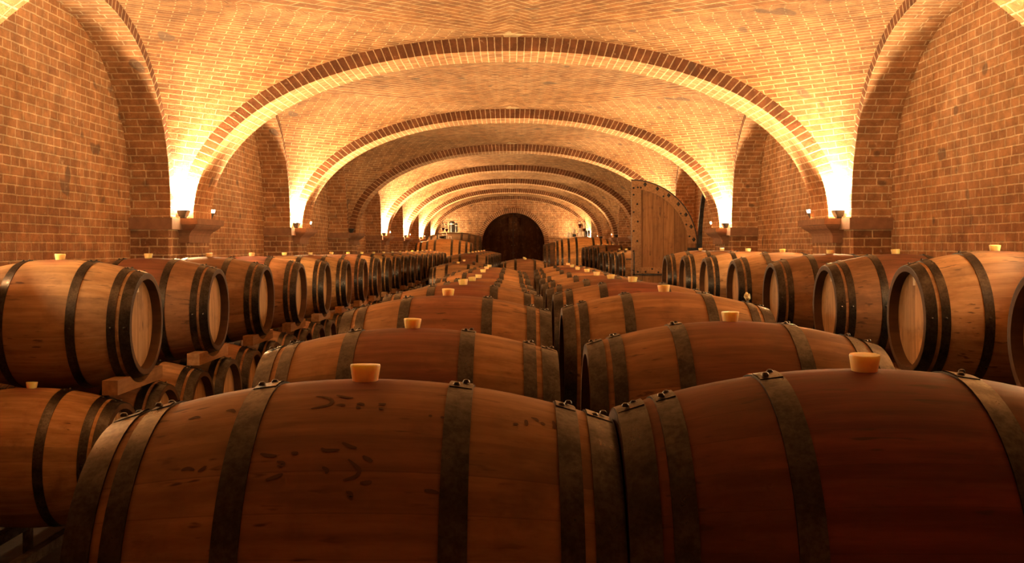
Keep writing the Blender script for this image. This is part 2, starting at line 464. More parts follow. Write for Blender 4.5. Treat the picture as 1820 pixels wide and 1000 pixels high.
# arched leaf: straight side at x=0 (tall), curved side towards +x
def leaf_parts(w, zt, zb, th=.05):
    """returns dict of meshes; quarter arch of radius w from (0, zt+w)"""
    res = {}
    K = 24
    mb = MB()
    cur = [(w * math.sin(PI / 2 * i / K), zt + w * math.cos(PI / 2 * i / K)) for i in range(K + 1)]
    xs = [c[0] for c in cur]
    for (y, fl) in ((0, False), (th, True)):
        P = [[(x, y, zb) for x in xs], [(x, y, z) for x, z in cur]]
        mb.grid(P, flip=fl)
    edge = [(0, zb)] + cur + [(w, zb)]
    mb.grid([[(x, 0, z) for x, z in edge], [(x, th, z) for x, z in edge]])
    res['panel'] = recalc(mb.mesh('leaf_panel', M_plank, angle=30))
    def band(fn_in, fn_out, n, name):
        b_ = MB(); i_ = [fn_in(k / n) for k in range(n + 1)]; o_ = [fn_out(k / n) for k in range(n + 1)]
        y = -.034
        b_.grid([[(x, y, z) for x, z in i_], [(x, y, z) for x, z in o_]])
        b_.grid([[(x, y, z) for x, z in i_], [(x, 0, z) for x, z in i_]], flip=True)
        b_.grid([[(x, y, z) for x, z in o_], [(x, 0, z) for x, z in o_]])
        for e, s in ((0, 1), (n, -1)):
            b_.face([(i_[e][0], y, i_[e][1]), (o_[e][0], y, o_[e][1]), (o_[e][0], 0, o_[e][1]), (i_[e][0], 0, i_[e][1])])
        return recalc(b_.mesh(name, M_plank, angle=30))
    bw = .15
    res['top_rail'] = band(lambda t: ((w - bw) * math.sin(t * PI / 2 * .98), zt + (w - bw) * math.cos(t * PI / 2 * .98)),
                           lambda t: (w * math.sin(t * PI / 2 * .98), zt + w * math.cos(t * PI / 2 * .98)), 20, 'top_rail')
    res['stile'] = band(lambda t: (.17, zb + (zt + w - bw - zb - .01) * t), lambda t: (0.0, zb + (zt + w - bw - zb - .01) * t), 2, 'stile')
    return res, bw
def bolt_mesh(diamond):
    mb = MB()
    if diamond:
        r = .044; pts = [(r * .8, 0, 0), (0, 0, r), (-r * .8, 0, 0), (0, 0, -r)]
        top = [(p[0] * .3, -.012, p[2] * .3) for p in pts]
        for i in range(4): mb.face([pts[i], pts[(i + 1) % 4], top[(i + 1) % 4], top[i]])
        mb.face(top)
    else:
        mb.lathe([(.018, 0), (.016, -.006), (.010, -.011), (.003, -.013)], 12, 'y', cap1=True)
    return recalc(mb.mesh('bolt', M_iron))
BOLT_D, BOLT_R = bolt_mesh(True), bolt_mesh(False)
# the open leaf of the side doorway
d2 = bpy.data.objects.new('door_2', None); C.objects.link(d2); tag(d2, 'open arched plank door leaf with iron bolts standing out from the side wall', kind='structure')
LY, LX, LW = 19.2, 2.165, 1.165
d2.location = (LX, LY, 0)
res, bw = leaf_parts(LW, .02, FLOOR + .03)
pn = link('plank_panel', res['panel'], d2); pn.data.materials[0] = M_plank
M_rail = wood_mat('door_rail', 'beam')
tr = link('arched_rail', res['top_rail'], d2); tr.data.materials[0] = M_rail
for k in range(7):
    a = PI / 2 * (.10 + .80 * k / 6) + .06
    link('bolt', BOLT_D, tr, ((LW - .045) * math.sin(a), -.034, .02 + (LW - .045) * math.cos(a)))
    if k % 2 == 0 or k == 5: link('bolt', BOLT_R, tr, ((LW - .115) * math.sin(a - .06), -.034, .02 + (LW - .115) * math.cos(a - .06)))
st = link('stile', res['stile'], d2); st.data.materials[0] = M_rail
for k, (bx, bz) in enumerate([(.035, .93), (.10, .76), (.035, .62), (.11, .45), (.035, .28), (.10, .10), (.035, -.08), (.035, 1.05), (.11, 1.06), (.035, -.42), (.11, -.45)]):
    link('bolt', BOLT_R, st if bz < 1 else tr, (bx, -.034, bz))
mb = MB(); mb.box(.17, .72, -.03, 0, -.48, -.37); mr = link('cross_rail', mb.mesh('cross_rail', M_beam, smooth=False), d2)
for bx, bz in ((.25, -.45), (.37, -.40), (.48, -.46), (.58, -.40), (.68, -.44)): link('bolt', BOLT_R, mr, (bx, -.03, bz))
mb = MB(); mb.box(.02, .70, -.04, -.03, -.515, -.49); mb.box(.03, .055, -.04, -.029, -.52, -.10); link('iron_strap', mb.mesh('strap', M_iron, smooth=False), d2)
mb = MB(); mb.box(LW - .16, LW - .005, -.034, -.005, -.36, -.02); link('hinge_block', mb.mesh('hinge', M_iron, smooth=False), d2)
mb = MB(); mb.box(LW + .004, LW + .08, .0, .05, -.30, -.17); link('hinge', mb.mesh('hinge2', M_iron, smooth=False), d2)
mb = MB(); mb.box(-.10, .05, -.02, .01, -.235, -.215); link('latch', mb.mesh('latch', M_iron, smooth=False), d2)
mb = MB()
# iron edge band round the curve
cc = [(LW * math.sin(PI / 2 * i / 30), .02 + LW * math.cos(PI / 2 * i / 30)) for i in range(31)] + [(LW, FLOOR + .05)]
co = [((LW + .02) * math.sin(PI / 2 * i / 30), .02 + (LW + .02) * math.cos(PI / 2 * i / 30)) for i in range(31)] + [(LW + .02, FLOOR + .05)]
mb.grid([[(x, -.03, z) for x, z in cc], [(x, -.03, z) for x, z in co], [(x, .05, z) for x, z in co], [(x, .05, z) for x, z in cc]])
link('edge_band', recalc(mb.mesh('edge_band', M_iron, angle=40)), d2)
# iron frame arch of the side doorway, on the wall
mb = MB(); KK = 32; yc = 17.95
def fr(r): return [(yc - r, FLOOR)] + [(yc - r * math.cos(PI * i / KK), .02 + r * math.sin(PI * i / KK)) for i in range(KK + 1)] + [(yc + r, FLOOR)]
ri, ro = fr(1.17), fr(1.23)
mb.grid([[(XW - .07, y, z) for y, z in ri], [(XW - .07, y, z) for y, z in ro], [(XW, y, z) for y, z in ro]])
mb.grid([[(XW - .07, y, z) for y, z in ri], [(XW, y, z) for y, z in ri]])
fm = link('door_frame', recalc(mb.mesh('door_frame', M_iron, angle=40)), d2); fm.location = (-LX, -LY, 0)
# end door: two dark leaves
d1 = bpy.data.objects.new('door_1', None); C.objects.link(d1); tag(d1, 'dark round-headed double door in the far end wall', kind='structure')
d1.location = (DX, YE + .22, 0)
M_dark = wood_mat('dark_door_plank', 'plank')
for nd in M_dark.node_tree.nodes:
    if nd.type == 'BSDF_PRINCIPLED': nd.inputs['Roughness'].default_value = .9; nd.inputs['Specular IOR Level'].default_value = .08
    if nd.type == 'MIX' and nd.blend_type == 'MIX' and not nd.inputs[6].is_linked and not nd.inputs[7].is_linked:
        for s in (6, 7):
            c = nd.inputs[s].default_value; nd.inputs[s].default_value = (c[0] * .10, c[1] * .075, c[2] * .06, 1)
resd, _ = leaf_parts(DR - .012, DZ, FLOOR + .03)
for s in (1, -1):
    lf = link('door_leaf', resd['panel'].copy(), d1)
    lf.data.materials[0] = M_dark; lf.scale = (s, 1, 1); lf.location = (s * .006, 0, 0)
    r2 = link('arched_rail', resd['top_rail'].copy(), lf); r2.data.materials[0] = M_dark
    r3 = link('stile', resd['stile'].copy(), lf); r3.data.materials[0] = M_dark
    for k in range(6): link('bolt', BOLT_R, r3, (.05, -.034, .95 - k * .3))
for m_ in (lf.data,): pass

# ------------------------------------------------------------------ barrels
LB, RB, RE = .935, .35, .271
def prof_r(x, L=LB, rb=RB, re=RE): return rb - (rb - re) * (2 * x / L) ** 2
def barrel_meshes(L, rb, re, hoops, seg=64, head_in=.052, th=.027, tagname=''):
    h = L / 2; K = 24
    mb = MB()
    pr = [(re - th, -h + head_in + .02), (re - th, -h), ]
    pr += [(prof_r(-h + L * i / K, L, rb, re), -h + L * i / K) for i in range(K + 1)]
    pr += [(re - th, h), (re - th, h - head_in - .02)]
    mb.lathe(pr, seg, 'x')
    body = recalc(mb.mesh('stave_body' + tagname, M_stave, angle=40))
    hs = []
    for hx, hw in hoops:
        mb = MB(); t = .0035; e = .0006
        a, b_ = hx - hw / 2, hx + hw / 2
        ra, rb_ = prof_r(a, L, rb, re) + e, prof_r(b_, L, rb, re) + e
        mb.lathe([(ra - .002, a), (ra + t, a), (rb_ + t, b_), (rb_ - .002, b_)], seg, 'x')
        # lapped end of the hoop with two rivets on top
        K2 = 6; rows = []
        for xx, rr in ((a + .002, ra), (b_ - .002, rb_)):
            rows.append([(xx, (rr + t + .0016) * math.sin(-.10 + .20 * k / K2), (rr + t + .0016) * math.cos(-.10 + .20 * k / K2)) for k in range(K2 + 1)])
        mb.grid(rows)
        for e_ in (0, K2):
            s_ = (rows[0][e_], rows[1][e_]); i_ = [(p[0], p[1] * .985, p[2] * .985) for p in s_]
            mb.face([s_[0], s_[1], i_[1], i_[0]])
        mx, mr_ = hx, (ra + rb_) / 2 + t + .0012
        for ang, xo in ((-.05, -hw * .18), (.05, hw * .18)):
            n0 = len(mb.v)
            mb.lathe([(.0072, 0), (.0068, .0032), (.0045, .0062), (.002, .0070)], 10, 'z', cap1=True)
            mb.transform(Matrix.Translation((mx + xo, mr_ * math.sin(ang), mr_ * math.cos(ang))) @ Matrix.Rotation(-ang, 4, 'X'), n0)
        # one rivet on each flank, as the hoops carry further laps
        for ang in (-1.55, 1.6):
            n0 = len(mb.v)
            mb.lathe([(.008, 0), (.007, .004), (.002, .006)], 8, 'z', cap1=True)
            mb.transform(Matrix.Translation((mx, (mr_ - .003) * math.sin(ang), (mr_ - .003) * math.cos(ang))) @ Matrix.Rotation(-ang, 4, 'X'), n0)
        hs.append(recalc(mb.mesh('hoop' + tagname, M_hoop, angle=35)))
    hd = []
    for s in (-1, 1):
        mb = MB(); r = re - th + .002; x = s * (h - head_in)
        mb.lathe([(r, x - s * .02), (r, x), (.001, x + s * .002)], seg, 'x')
        hd.append(recalc(mb.mesh('head' + tagname, M_head, angle=40)))
    return body, hs, hd
HOOPS = [(s * x, w) for s in (-1, 1) for x, w in ((.182, .046), (.377, .040), (.441, .052))]
B_BODY, B_HOOPS, B_HEADS = barrel_meshes(LB, RB, RE, HOOPS)
mb = MB(); mb.lathe([(.0225, -.012), (.0235, 0), (.0285, .030), (.0275, .033), (.004, .033)], 24, 'z', cap1=True)
BUNG = recalc(mb.mesh('bung', M_bung))
def tag_mesh():
    mb = MB(); x = .001
    q = [(x, -.018, .172), (x, .018, .172), (x, .018, .216), (x, -.018, .216)]; mb.face(q)
    mb.face([(x - .0008,) + p[1:] for p in q][::-1])
    return mb.mesh('paper_tag', M_paper, smooth=False)
TAGM = tag_mesh()
barrels = []
def barrel(x, y, ztop, label, group, tint=(1, 1, 1), stain=.35, yaw=0, roll=0, papers=(), proto=[None]):
    """x, y: centre; ztop: height of the belly top"""
    r = thing('wine_barrel', label, 'barrel', (x, y, ztop - 2 * RB), yaw, group)
    up = (0, 0, RB)
    if proto[0] is None:
        parts = [('stave_body', B_BODY)] + [('hoop', m) for m in B_HOOPS] + [('head', m) for m in B_HEADS]
        proto[0] = [bpy.data.objects.new(n, m) for n, m in parts]
        made = proto[0]
    else:
        made = [o.copy() for o in proto[0]]
    for o in made:
        C.objects.link(o); o.parent = r; o.location = up; o.rotation_euler = (roll, 0, 0)
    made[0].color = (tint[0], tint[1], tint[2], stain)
    b_ = link('bung', BUNG, r, (0, -math.sin(roll) * RB, RB + math.cos(roll) * RB - .003), (roll + random.uniform(-.05, .05), random.uniform(-.06, .06), random.uniform(0, 6)))
    b_['label'] = 'amber silicone bung'
    for s in papers:
        hd = made[7 if s < 0 else 8]
        t = link('paper_tag', TAGM, hd, (s * (LB / 2 - .052 + .002), 0, 0)); t.scale = (s, 1, 1)
        t['label'] = 'small white paper tag'
    barrels.append(r); return r
def jit(a): return random.uniform(-a, a)

# central rows, each barrel (x, depth, drop of its top below the eye)
CL = [(-.275, 2.02, .252), (-.318, 3.44, .262), (-.286, 4.86, .222), (-.280, 6.30, .222), (-.280, 7.75, .250), (-.278, 9.15, .268), (-.275, 10.6, .255), (-.27, 12.0, .25), (-.27, 13.4, .258)]
CR = [(.664, 2.02, .232), (.708, 3.44, .240), (.698, 4.86, .205), (.715, 6.28, .207), (.722, 7.70, .232), (.732, 9.12, .245), (.752, 10.54, .250), (.745, 11.96, .257), (.766, 13.38, .255), (.79, 14.8, .257)]
LCL = ['large oak barrel filling the lower middle of the view, pale bung and dark ink marks',
       'second barrel of the middle row, rosy belly and cream bung, behind the ink-marked one',
       'third barrel of the middle row, brown oak with broad upright amber bung']
LCR = ['dark wine-red barrel in front of the right middle row, tall orange bung',
       'brown oak barrel just behind the dark wine-red one, orange bung and open dark end',
       'oak barrel with crumpled yellow paper on its hoops, third of the right middle row',
       'barrel with deep red belly, fourth of the right middle row']
TCL = [((.92, .86, .80), .35), ((1.0, .95, .9), .75), ((1.0, .9, .85), .55), ((.95, .85, .8), .75), ((1.05, .95, .9), .6), ((1.25, 1.2, 1.1), .4), ((1.35, 1.2, 1.1), .7), ((1.35, 1.25, 1.15), .5), ((1.35, 1.3, 1.2), .3)]  # wood tint brightens toward the far end, standing in for stronger lamp light
TCR = [((.48, .28, .27), .95), ((.75, .66, .6), .5), ((.95, .9, .85), .25), ((.9, .8, .75), .85), ((.9, .8, .75), .45), ((1, .9, .85), .35), ((1.25, 1.15, 1.1), .3), ((1.35, 1.25, 1.1), .6), ((1.35, 1.2, 1.1), .8), ((1.35, 1.25, 1.15), .3)]  # far barrels lightened here too: lamp light put into the tint
front = []
for row, T_, LAB, sd in ((CL, TCL, LCL, 'left'), (CR, TCR, LCR, 'right')):
    for k, (x, y, dr) in enumerate(row):
        lab = LAB[k] if k < len(LAB) else 'oak barrel in the %s middle row, %s from the front' % (sd, ORD[k + 1])
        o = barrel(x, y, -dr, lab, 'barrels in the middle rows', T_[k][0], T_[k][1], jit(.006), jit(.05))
        if k < 2: front.append(o)
# barrels farther down the middle
FM = [(-.89, 18.0, .285, 'pale oak barrel standing out by the aisle, front of the far left middle cluster'),
      (-.85, 19.4, .268, 'dull brown barrel directly behind the pale one in the far left middle cluster')]
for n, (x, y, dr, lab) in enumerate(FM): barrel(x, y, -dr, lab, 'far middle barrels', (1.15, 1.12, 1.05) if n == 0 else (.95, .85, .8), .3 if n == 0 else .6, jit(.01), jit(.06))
for n in range(6):
    barrel(-.89 + .03 * n, 22.6 + 1.42 * n, -.143 + .004 * n, 'barrel in the higher far row before the dark end door, %s in line' % ORD[n + 1],
           'far middle barrels', (1, .9, .85), .6, jit(.01), jit(.06))
for n in range(2):
    barrel(.27, 20.3 + 1.42 * n, -.245, ['lone oak barrel low in front of the dark end door', 'barrel hidden close behind the lone one before the end door'][n], 'far middle barrels', (1.1, 1, .95), .35, jit(.01), jit(.06))

# rows along the left wall
XL = -1.975 - LB / 2
UL = [5.80 + 1.43 * k for k in range(5)] + [11.52 + 1.5 * k for k in range(1, 15)]
ULT = {0: ((.95, .92, .9), .0), 1: ((.72, .60, .58), .55), 2: ((.80, .72, .68), .25), 3: ((1.0, .85, .8), .85)}
for k, y in enumerate(UL):
    t, s = ULT.get(k, ((1.1 + jit(.08), 1.05 + jit(.08), 1.0), random.choice([.1, .3, .5, .7])))
    lab = {0: 'big brown barrel on the upper tier by the left wall, foremost',
           1: 'dark reddish barrel on the upper tier by the left wall, second from the front'}.get(k, 'upper-tier barrel along the left wall, %s from the front' % ORD[k + 1])
    z = -.070 - min(.055, .006 * k)
    barrel(XL, y, z, lab, 'upper barrels along the left wall', t, s, jit(.012), jit(.08), (1,) if k in (0, 1, 2) else ())
LOW_Z = -.70
LOWY = [y + e for y in UL[:13] for e in (-.357, .357)]
for n, y in enumerate(LOWY):
    barrel(XL, y, LOW_Z - .020 - min(.055, .006 * (n // 2)), 'lower-tier barrel along the left wall, %s from the front' % ORD[n + 1] if n else 'lower barrel at the left edge below the biggest upper one, pale bung',
           'lower barrels along the left wall', (.95 + jit(.1), .92 + jit(.1), .9), random.choice([.1, .2, .4]), jit(.008), jit(.08), (1,) if n in (0, 1, 2) else ())
# upper row along the right wall
XR = 2.03 + LB / 2
UR = [(4.10, -.01), (5.50, -.022), (6.92, -.047), (8.36, -.055), (9.80, -.052), (11.25, -.05), (12.65, -.046), (14.1, -.05)]
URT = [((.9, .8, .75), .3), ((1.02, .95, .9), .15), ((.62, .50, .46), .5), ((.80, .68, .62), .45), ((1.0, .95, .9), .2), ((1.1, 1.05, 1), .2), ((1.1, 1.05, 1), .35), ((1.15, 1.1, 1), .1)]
URL = ['barrel cut off by the right edge, dark hoop rim against the right wall', 'big warm brown barrel by the right wall with large pale head and paper tag',
       'dark brown barrel by the right wall behind the big warm brown one']
for k, (y, z) in enumerate(UR):
    lab = URL[k] if k < 3 else 'upper barrel along the right wall before the door leaf, %s in line' % ORD[k + 1]
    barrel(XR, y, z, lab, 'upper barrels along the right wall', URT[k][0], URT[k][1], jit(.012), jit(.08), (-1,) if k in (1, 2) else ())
for k in range(4):
    barrel(XR + .0, 20.3 + 1.42 * k, -.075, 'barrel beyond the open door leaf, lower shiny-topped group, %s in line' % ORD[k + 1], 'barrels beyond the door leaf', (1.15, 1.1, 1.0), .15, jit(.01), jit(.08))
for k in range(4):
    barrel(XR + .0, 26.1 + 1.46 * k, .04, 'barrel beyond the door leaf, higher group by the cask, %s in line' % ORD[k + 1], 'barrels beyond the door leaf', (1.05, .95, .9), .55, jit(.01), jit(.08))

# ink marks on the big front barrel: strokes lying on its staves
def surf_hit(px, py, o, L=LB):
    d = Vector(((px - VX) / F, 1.0, -(py - VY) / F)); cz = o.location.z + RB; t = .8; prev = None
    while t < 3.2:
        p = d * t; lx, ly, lz = p.x - o.location.x, p.y - o.location.y, p.z - cz
        if math.hypot(ly, lz) < prof_r(lx) + .0008: return (lx, math.atan2(ly, lz))
        t += .0008
    return None
def dense(ln):
    out = []
    for i in range(len(ln) - 1):
        p0, p1, p2, p3 = ln[max(0, i - 1)], ln[i], ln[i + 1], ln[min(len(ln) - 1, i + 2)]
        for k in range(5):
            t = k / 5
            out.append(tuple(.5 * (2 * b + (c - a) * t + (2 * a - 5 * b + 4 * c - d) * t * t + (3 * b - a - 3 * c + d) * t ** 3) for a, b, c, d in zip(p0, p1, p2, p3)))
    return out + [ln[-1]]
def strokes(o, lines, w=.0036):
    mb = MB()
    for ln in lines:
        ln = dense(ln)
        hits = [surf_hit(px, py, o) for px, py in ln]
        if any(h is None for h in hits): continue
        P = [[], []]
        for i, (lx, an) in enumerate(hits):
            a = hits[max(0, i - 1)]; b_ = hits[min(len(hits) - 1, i + 1)]
            tx, ta = b_[0] - a[0], (b_[1] - a[1]) * RB; n = math.hypot(tx, ta) or 1
            k = w * (0.35 + .65 * math.sin(PI * (i + .5) / len(hits)))
            for s in (0, 1):
                e = (s - .5) * 2 * k; x = lx - ta / n * e; g = an + tx / n * e / RB; r = prof_r(x) + .0009
                P[s].append((x, r * math.sin(g), r * math.cos(g)))
        mb.grid(P)
    return mb.mesh('ink_marks', M_ink)
L0 = front[0]
marks = [[(562, 704), (575, 705), (588, 709), (590, 715), (582, 720), (566, 723), (553, 726)], [(598, 702), (612, 705), (628, 707)],
         [(598, 720), (606, 719), (614, 720)], [(634, 718), (641, 717), (648, 719)], [(673, 717), (680, 718), (686, 717)], [(673, 725), (682, 726)], [(633, 723), (641, 724)],
         [(571, 796), (578, 800), (590, 800), (604, 799)], [(608, 786), (620, 792), (634, 796)], [(619, 816), (633, 828), (639, 836), (632, 846), (610, 853)], [(645, 810), (655, 816), (662, 820)],
         [(492, 820), (502, 822), (503, 826), (493, 828)], [(463, 806), (476, 809), (492, 810)], [(472, 853), (490, 847), (503, 842)], [(518, 805), (530, 805)],
         [(573, 830), (581, 835), (580, 842)], [(615, 874), (623, 876), (624, 884), (618, 880)], [(755, 871), (768, 873), (780, 876)], [(762, 738), (768, 740)], [(783, 741), (790, 742)],
         [(640, 858), (652, 857), (661, 856)], [(322, 836), (333, 832), (345, 835)], [(352, 838), (362, 832), (366, 828)], [(335, 745), (348, 741), (356, 742)], [(402, 730), (412, 728), (418, 733)],
         [(912, 753), (921, 753)], [(944, 742), (952, 744), (957, 749)], [(962, 750), (968, 755)], [(935, 746), (936, 756)], [(983, 748), (986, 757), (984, 761)]]
for ln in marks:
    im = link('ink_mark', strokes(L0, [ln]), L0, (0, 0, RB)); im['label'] = 'dark ink mark or scuff on the staves'

# wooden chocks wedged between upper and lower tier on the left
def chock_mesh():
    mb = MB(); R_ = prof_r(.355) + .0095; zc = .3385        # axis of the upper barrel above the chock's base
    zt = .075; y1 = math.sqrt(R_ * R_ - (zc - zt) ** 2); n = 14; a0 = math.asin(y1 / R_)
    top = [(-.35, zt)] + [(R_ * math.sin(-a0 + 2 * a0 * i / n), zc - R_ * math.cos(-a0 + 2 * a0 * i / n)) for i in range(n + 1)] + [(.35, zt)]
    for x, fl in ((-.04, True), (.04, False)): mb.grid([[(x, y, 0) for y, z in top], [(x, y, z) for y, z in top]], flip=fl)
    mb.grid([[(-.04, y, z) for y, z in top], [(.04, y, z) for y, z in top]])
    mb.grid([[(-.04, y, 0) for y, z in top], [(.04, y, 0) for y, z in top]], flip=True)
    for y in (-.35, .35): mb.face([(-.04, y, 0), (.04, y, 0), (.04, y, zt), (-.04, y, zt)])
    return recalc(mb.mesh('wooden_chock', M_beam, angle=30))
CHOCK = chock_mesh()
for k, y in enumerate(UL[:13]):
    o = link('wooden_chock', CHOCK, loc=(XL + .398, y, -.7585 - min(.055, .006 * k)))
    tag(o, 'squared wooden chock between the tiers at the left wall, under the %s upper barrel' % ORD[k + 1], 'chock', 'chocks between the left tiers')

# ------------------------------------------------------------------ steel racks
def rack(label, x0, x1, y0, y1, ztop, along, n, offs, group='steel barrel racks'):
    """two rails along 'x' or 'y' with their tops touching the barrels, legs to the floor"""
    cx, cy = (x0 + x1) / 2, (y0 + y1) / 2
    r = thing('barrel_rack', label, 'rack', (cx, cy, FLOOR), 0, group)
    t = .025
    for o_, zt in offs:
        m_ = MB()
        if along == 'x': m_.box(x0 - cx, x1 - cx, o_ - t, o_ + t, zt - FLOOR - .05, zt - FLOOR)
        else: m_.box(o_ - t, o_ + t, y0 - cy, y1 - cy, zt - FLOOR - .05, zt - FLOOR)
        link('rail', m_.mesh('rail', M_rack, smooth=False), r)
        for i in range(n):
            f_ = (i + .5) / n if n > 2 else (.06 + .88 * i)
            m_ = MB()
            if along == 'x': px, py = x0 + (x1 - x0) * f_ - cx, o_
            else: px, py = o_, y0 + (y1 - y0) * f_ - cy
            m_.box(px - .02, px + .02, py - .02, py + .02, 0, zt - FLOOR - .05)
            link('leg', m_.mesh('leg', M_rack, smooth=False), r)
    return r
def belly_z(ztop, off): off -= .027; return ztop - RB - math.sqrt(RB * RB - off * off) - .006
for k, (x, y, dr) in enumerate(CL): rack('steel rack under the left middle barrel, %s from the front' % ORD[k + 1], x - .3, x + .3, y - .2, y + .2, 0, 'x', 2, [(-.2, belly_z(-dr, .2) - .0), (.2, belly_z(-dr, .2))])
for k, (x, y, dr) in enumerate(CR): rack('steel rack under the right middle barrel, %s from the front' % ORD[k + 1], x - .3, x + .3, y - .2, y + .2, 0, 'x', 2, [(-.2, belly_z(-dr, .2)), (.2, belly_z(-dr, .2))])
def side_rail_z(ztop, xo): return ztop - RB - prof_r(abs(xo) - .03) - .0085
rack('long low steel rack carrying the lower barrels by the left wall', XL - .2, XL + .11, 4.3, 26.0, 0, 'y', 7, [(-.155 + .0, side_rail_z(LOW_Z - .076, .1)), (.155, side_rail_z(LOW_Z - .076, .1))])
rack('tall steel rack carrying the barrels by the right wall before the door leaf', XR - .2, XR + .2, 3.6, 14.6, 0, 'y', 5, [(-.27, side_rail_z(-.055, .24)), (.27, side_rail_z(-.055, .24))])
rack('tall steel rack carrying the shiny-topped barrels beyond the door leaf', XR - .2, XR + .2, 19.8, 25.0, 0, 'y', 3, [(-.27, side_rail_z(-.075, .24)), (.27, side_rail_z(-.075, .24))])
rack('tall steel rack carrying the higher barrels beyond the door leaf', XR - .2, XR + .2, 25.6, 31.0, 0, 'y', 3, [(-.27, side_rail_z(.04, .24)), (.27, side_rail_z(.04, .24))])
rack('steel rack under the far left middle cluster', -1.1, -.65, 17.6, 19.8, 0, 'y', 3, [(-.2, side_rail_z(-.285, .2)), (.2, side_rail_z(-.285, .2))])
rack('steel rack under the higher row before the end door', -1.0, -.6, 22.2, 30.2, 0, 'y', 4, [(-.2, side_rail_z(-.143, .2)), (.2, side_rail_z(-.143, .2))])
rack('steel rack under the lone barrel before the end door', .1, .45, 19.9, 22.1, 0, 'y', 3, [(-.2, side_rail_z(-.245, .2)), (.2, side_rail_z(-.245, .2))])
rack('steel rack behind the lower tier holding the far upper barrels by the left wall', XL - .2, XL + .2, 25.7, 33.0, 0, 'y', 4, [(-.27, side_rail_z(-.126, .24)), (.27, side_rail_z(-.126, .24))])

# ------------------------------------------------------------------ great casks at the end
CLN, CRB, CRE = 1.83, .80, .66
CH = [(s * x, .07) for s in (-1, 1) for x in (.27, .52, .73, .875)]
K_BODY, K_HOOPS, K_HEADS = barrel_meshes(CLN, CRB, CRE, CH, 72, .05, .045, '_cask')
def cask(x, y, ztop, label, tint, sc_=1.0):
    r = thing('great_cask', label, 'cask', (x, y, ztop - 2 * CRB * sc_), 0, 'great casks by the end door')
    for n, m in [('stave_body', K_BODY)] + [('hoop', m) for m in K_HOOPS] + [('head', m) for m in K_HEADS]:
        o = link(n, m, r, (0, 0, CRB)); 
        if n == 'stave_body': o.color = tint + (0.0,)
    r.scale = (sc_,) * 3
    # timber saddles reaching the floor, one thing each pair
    cr = thing('cask_cradle', label.replace('great', 'timber cradle under great'), 'cradle', (x, y, FLOOR), 0, 'timber cradles')
    zc = ztop - CRB * sc_ - FLOOR
    for s in (-.40 * sc_, .40 * sc_):
        m_ = MB(); R_ = (prof_r(.33, CLN, CRB, CRE) + .008) * sc_
        n_ = 12; arc_ = [(R_ * math.sin(-.55 + 1.1 * i / n_), zc - R_ * math.cos(-.55 + 1.1 * i / n_)) for i in range(n_ + 1)]
        zb = 0
        for xa, fl in ((s - .06, False), (s + .06, True)):
            m_.grid([[(xa, a[0], zb) for a in arc_], [(xa, a[0], a[1]) for a in arc_]], flip=fl)
        m_.grid([[(s - .06, a[0], a[1]) for a in arc_], [(s + .06, a[0], a[1]) for a in arc_]])
        for e in (0, n_):
            a = arc_[e]; m_.face([(s - .06, a[0], zb), (s + .06, a[0], zb), (s + .06, a[0], a[1]), (s - .06, a[0], a[1])])
        link('saddle', recalc(m_.mesh('saddle', M_beam)), cr)
    return r
cask(-2.15, 34.5, .245, 'great honey-coloured cask left of the end door, glassware tray on top', (1.75, 1.5, 1.1))
cask(-2.0, 37.6, .50, 'great dark cask behind the honey-coloured one left of the end door', (.28, .24, .22), 1.05)
cask(2.36, 34.5, .315, 'great honey-coloured cask right of the end door, jars on top', (1.75, 1.5, 1.1))
cask(2.06, 37.75, .20, 'great dark cask behind the jar-topped one right of the end door', (.28, .24, .22), 1.0)

# ------------------------------------------------------------------ glassware on the casks
def at(px, y): return (px - VX) * y / F
def cask_top(x, xc, ztop, s=1.0): return ztop - CRB * s + prof_r((x - xc) / s, CLN, CRB, CRE) * s
def goblet(px, y, z0, h, label, grp, wine=True, ball=False):
    r = thing('covered_goblet', label, 'goblet', (at(px, y), y, z0), 0, grp)
    m_ = MB(); m_.lathe([(.002, 0), (.045, .0), (.045, .008), (.012, .022), (.010, h * .22), (.012, h * .24)], 20, 'z'); link('foot', recalc(m_.mesh('foot', M_glass)), r)
    z1 = h * .24
    if ball: m_ = MB(); m_.lathe([(.012, z1), (.06, z1 + h * .08), (.072, z1 + h * .18), (.06, z1 + h * .27), (.035, z1 + h * .32)], 24, 'z'); link('bulb', recalc(m_.mesh('bulb', M_pale)), r); z1 += h * .32
    m_ = MB(); m_.lathe([(.012, z1), (0.052, z1 + h * .20), (0.055, z1 + h * .24)], 24, 'z', cap1=True); link('wine', recalc(m_.mesh('wine', M_wine)), r)
    z2 = z1 + h * .24
    zr = h - z2
    m_ = MB(); m_.lathe([(0.056, z2 + .004), (0.049, z2 + zr * .12), (0.041, z2 + zr * .2), (0.042, z2 + zr * .55), (0.043, z2 + zr * .60)], 24, 'z'); link('bowl', recalc(m_.mesh('bowl', M_pale)), r)
    m_ = MB(); m_.lathe([(0.043, z2 + zr * .62), (.04, z2 + zr * .72), (.018, z2 + zr * .80), (.024, z2 + zr * .9), (.004, h)], 20, 'z', cap0=True, cap1=True); link('lid', recalc(m_.mesh('lid', M_glass)), r)
    return r
yk = 34.5
zt = lambda px, xc, t: cask_top(at(px, yk), xc, t) + .003
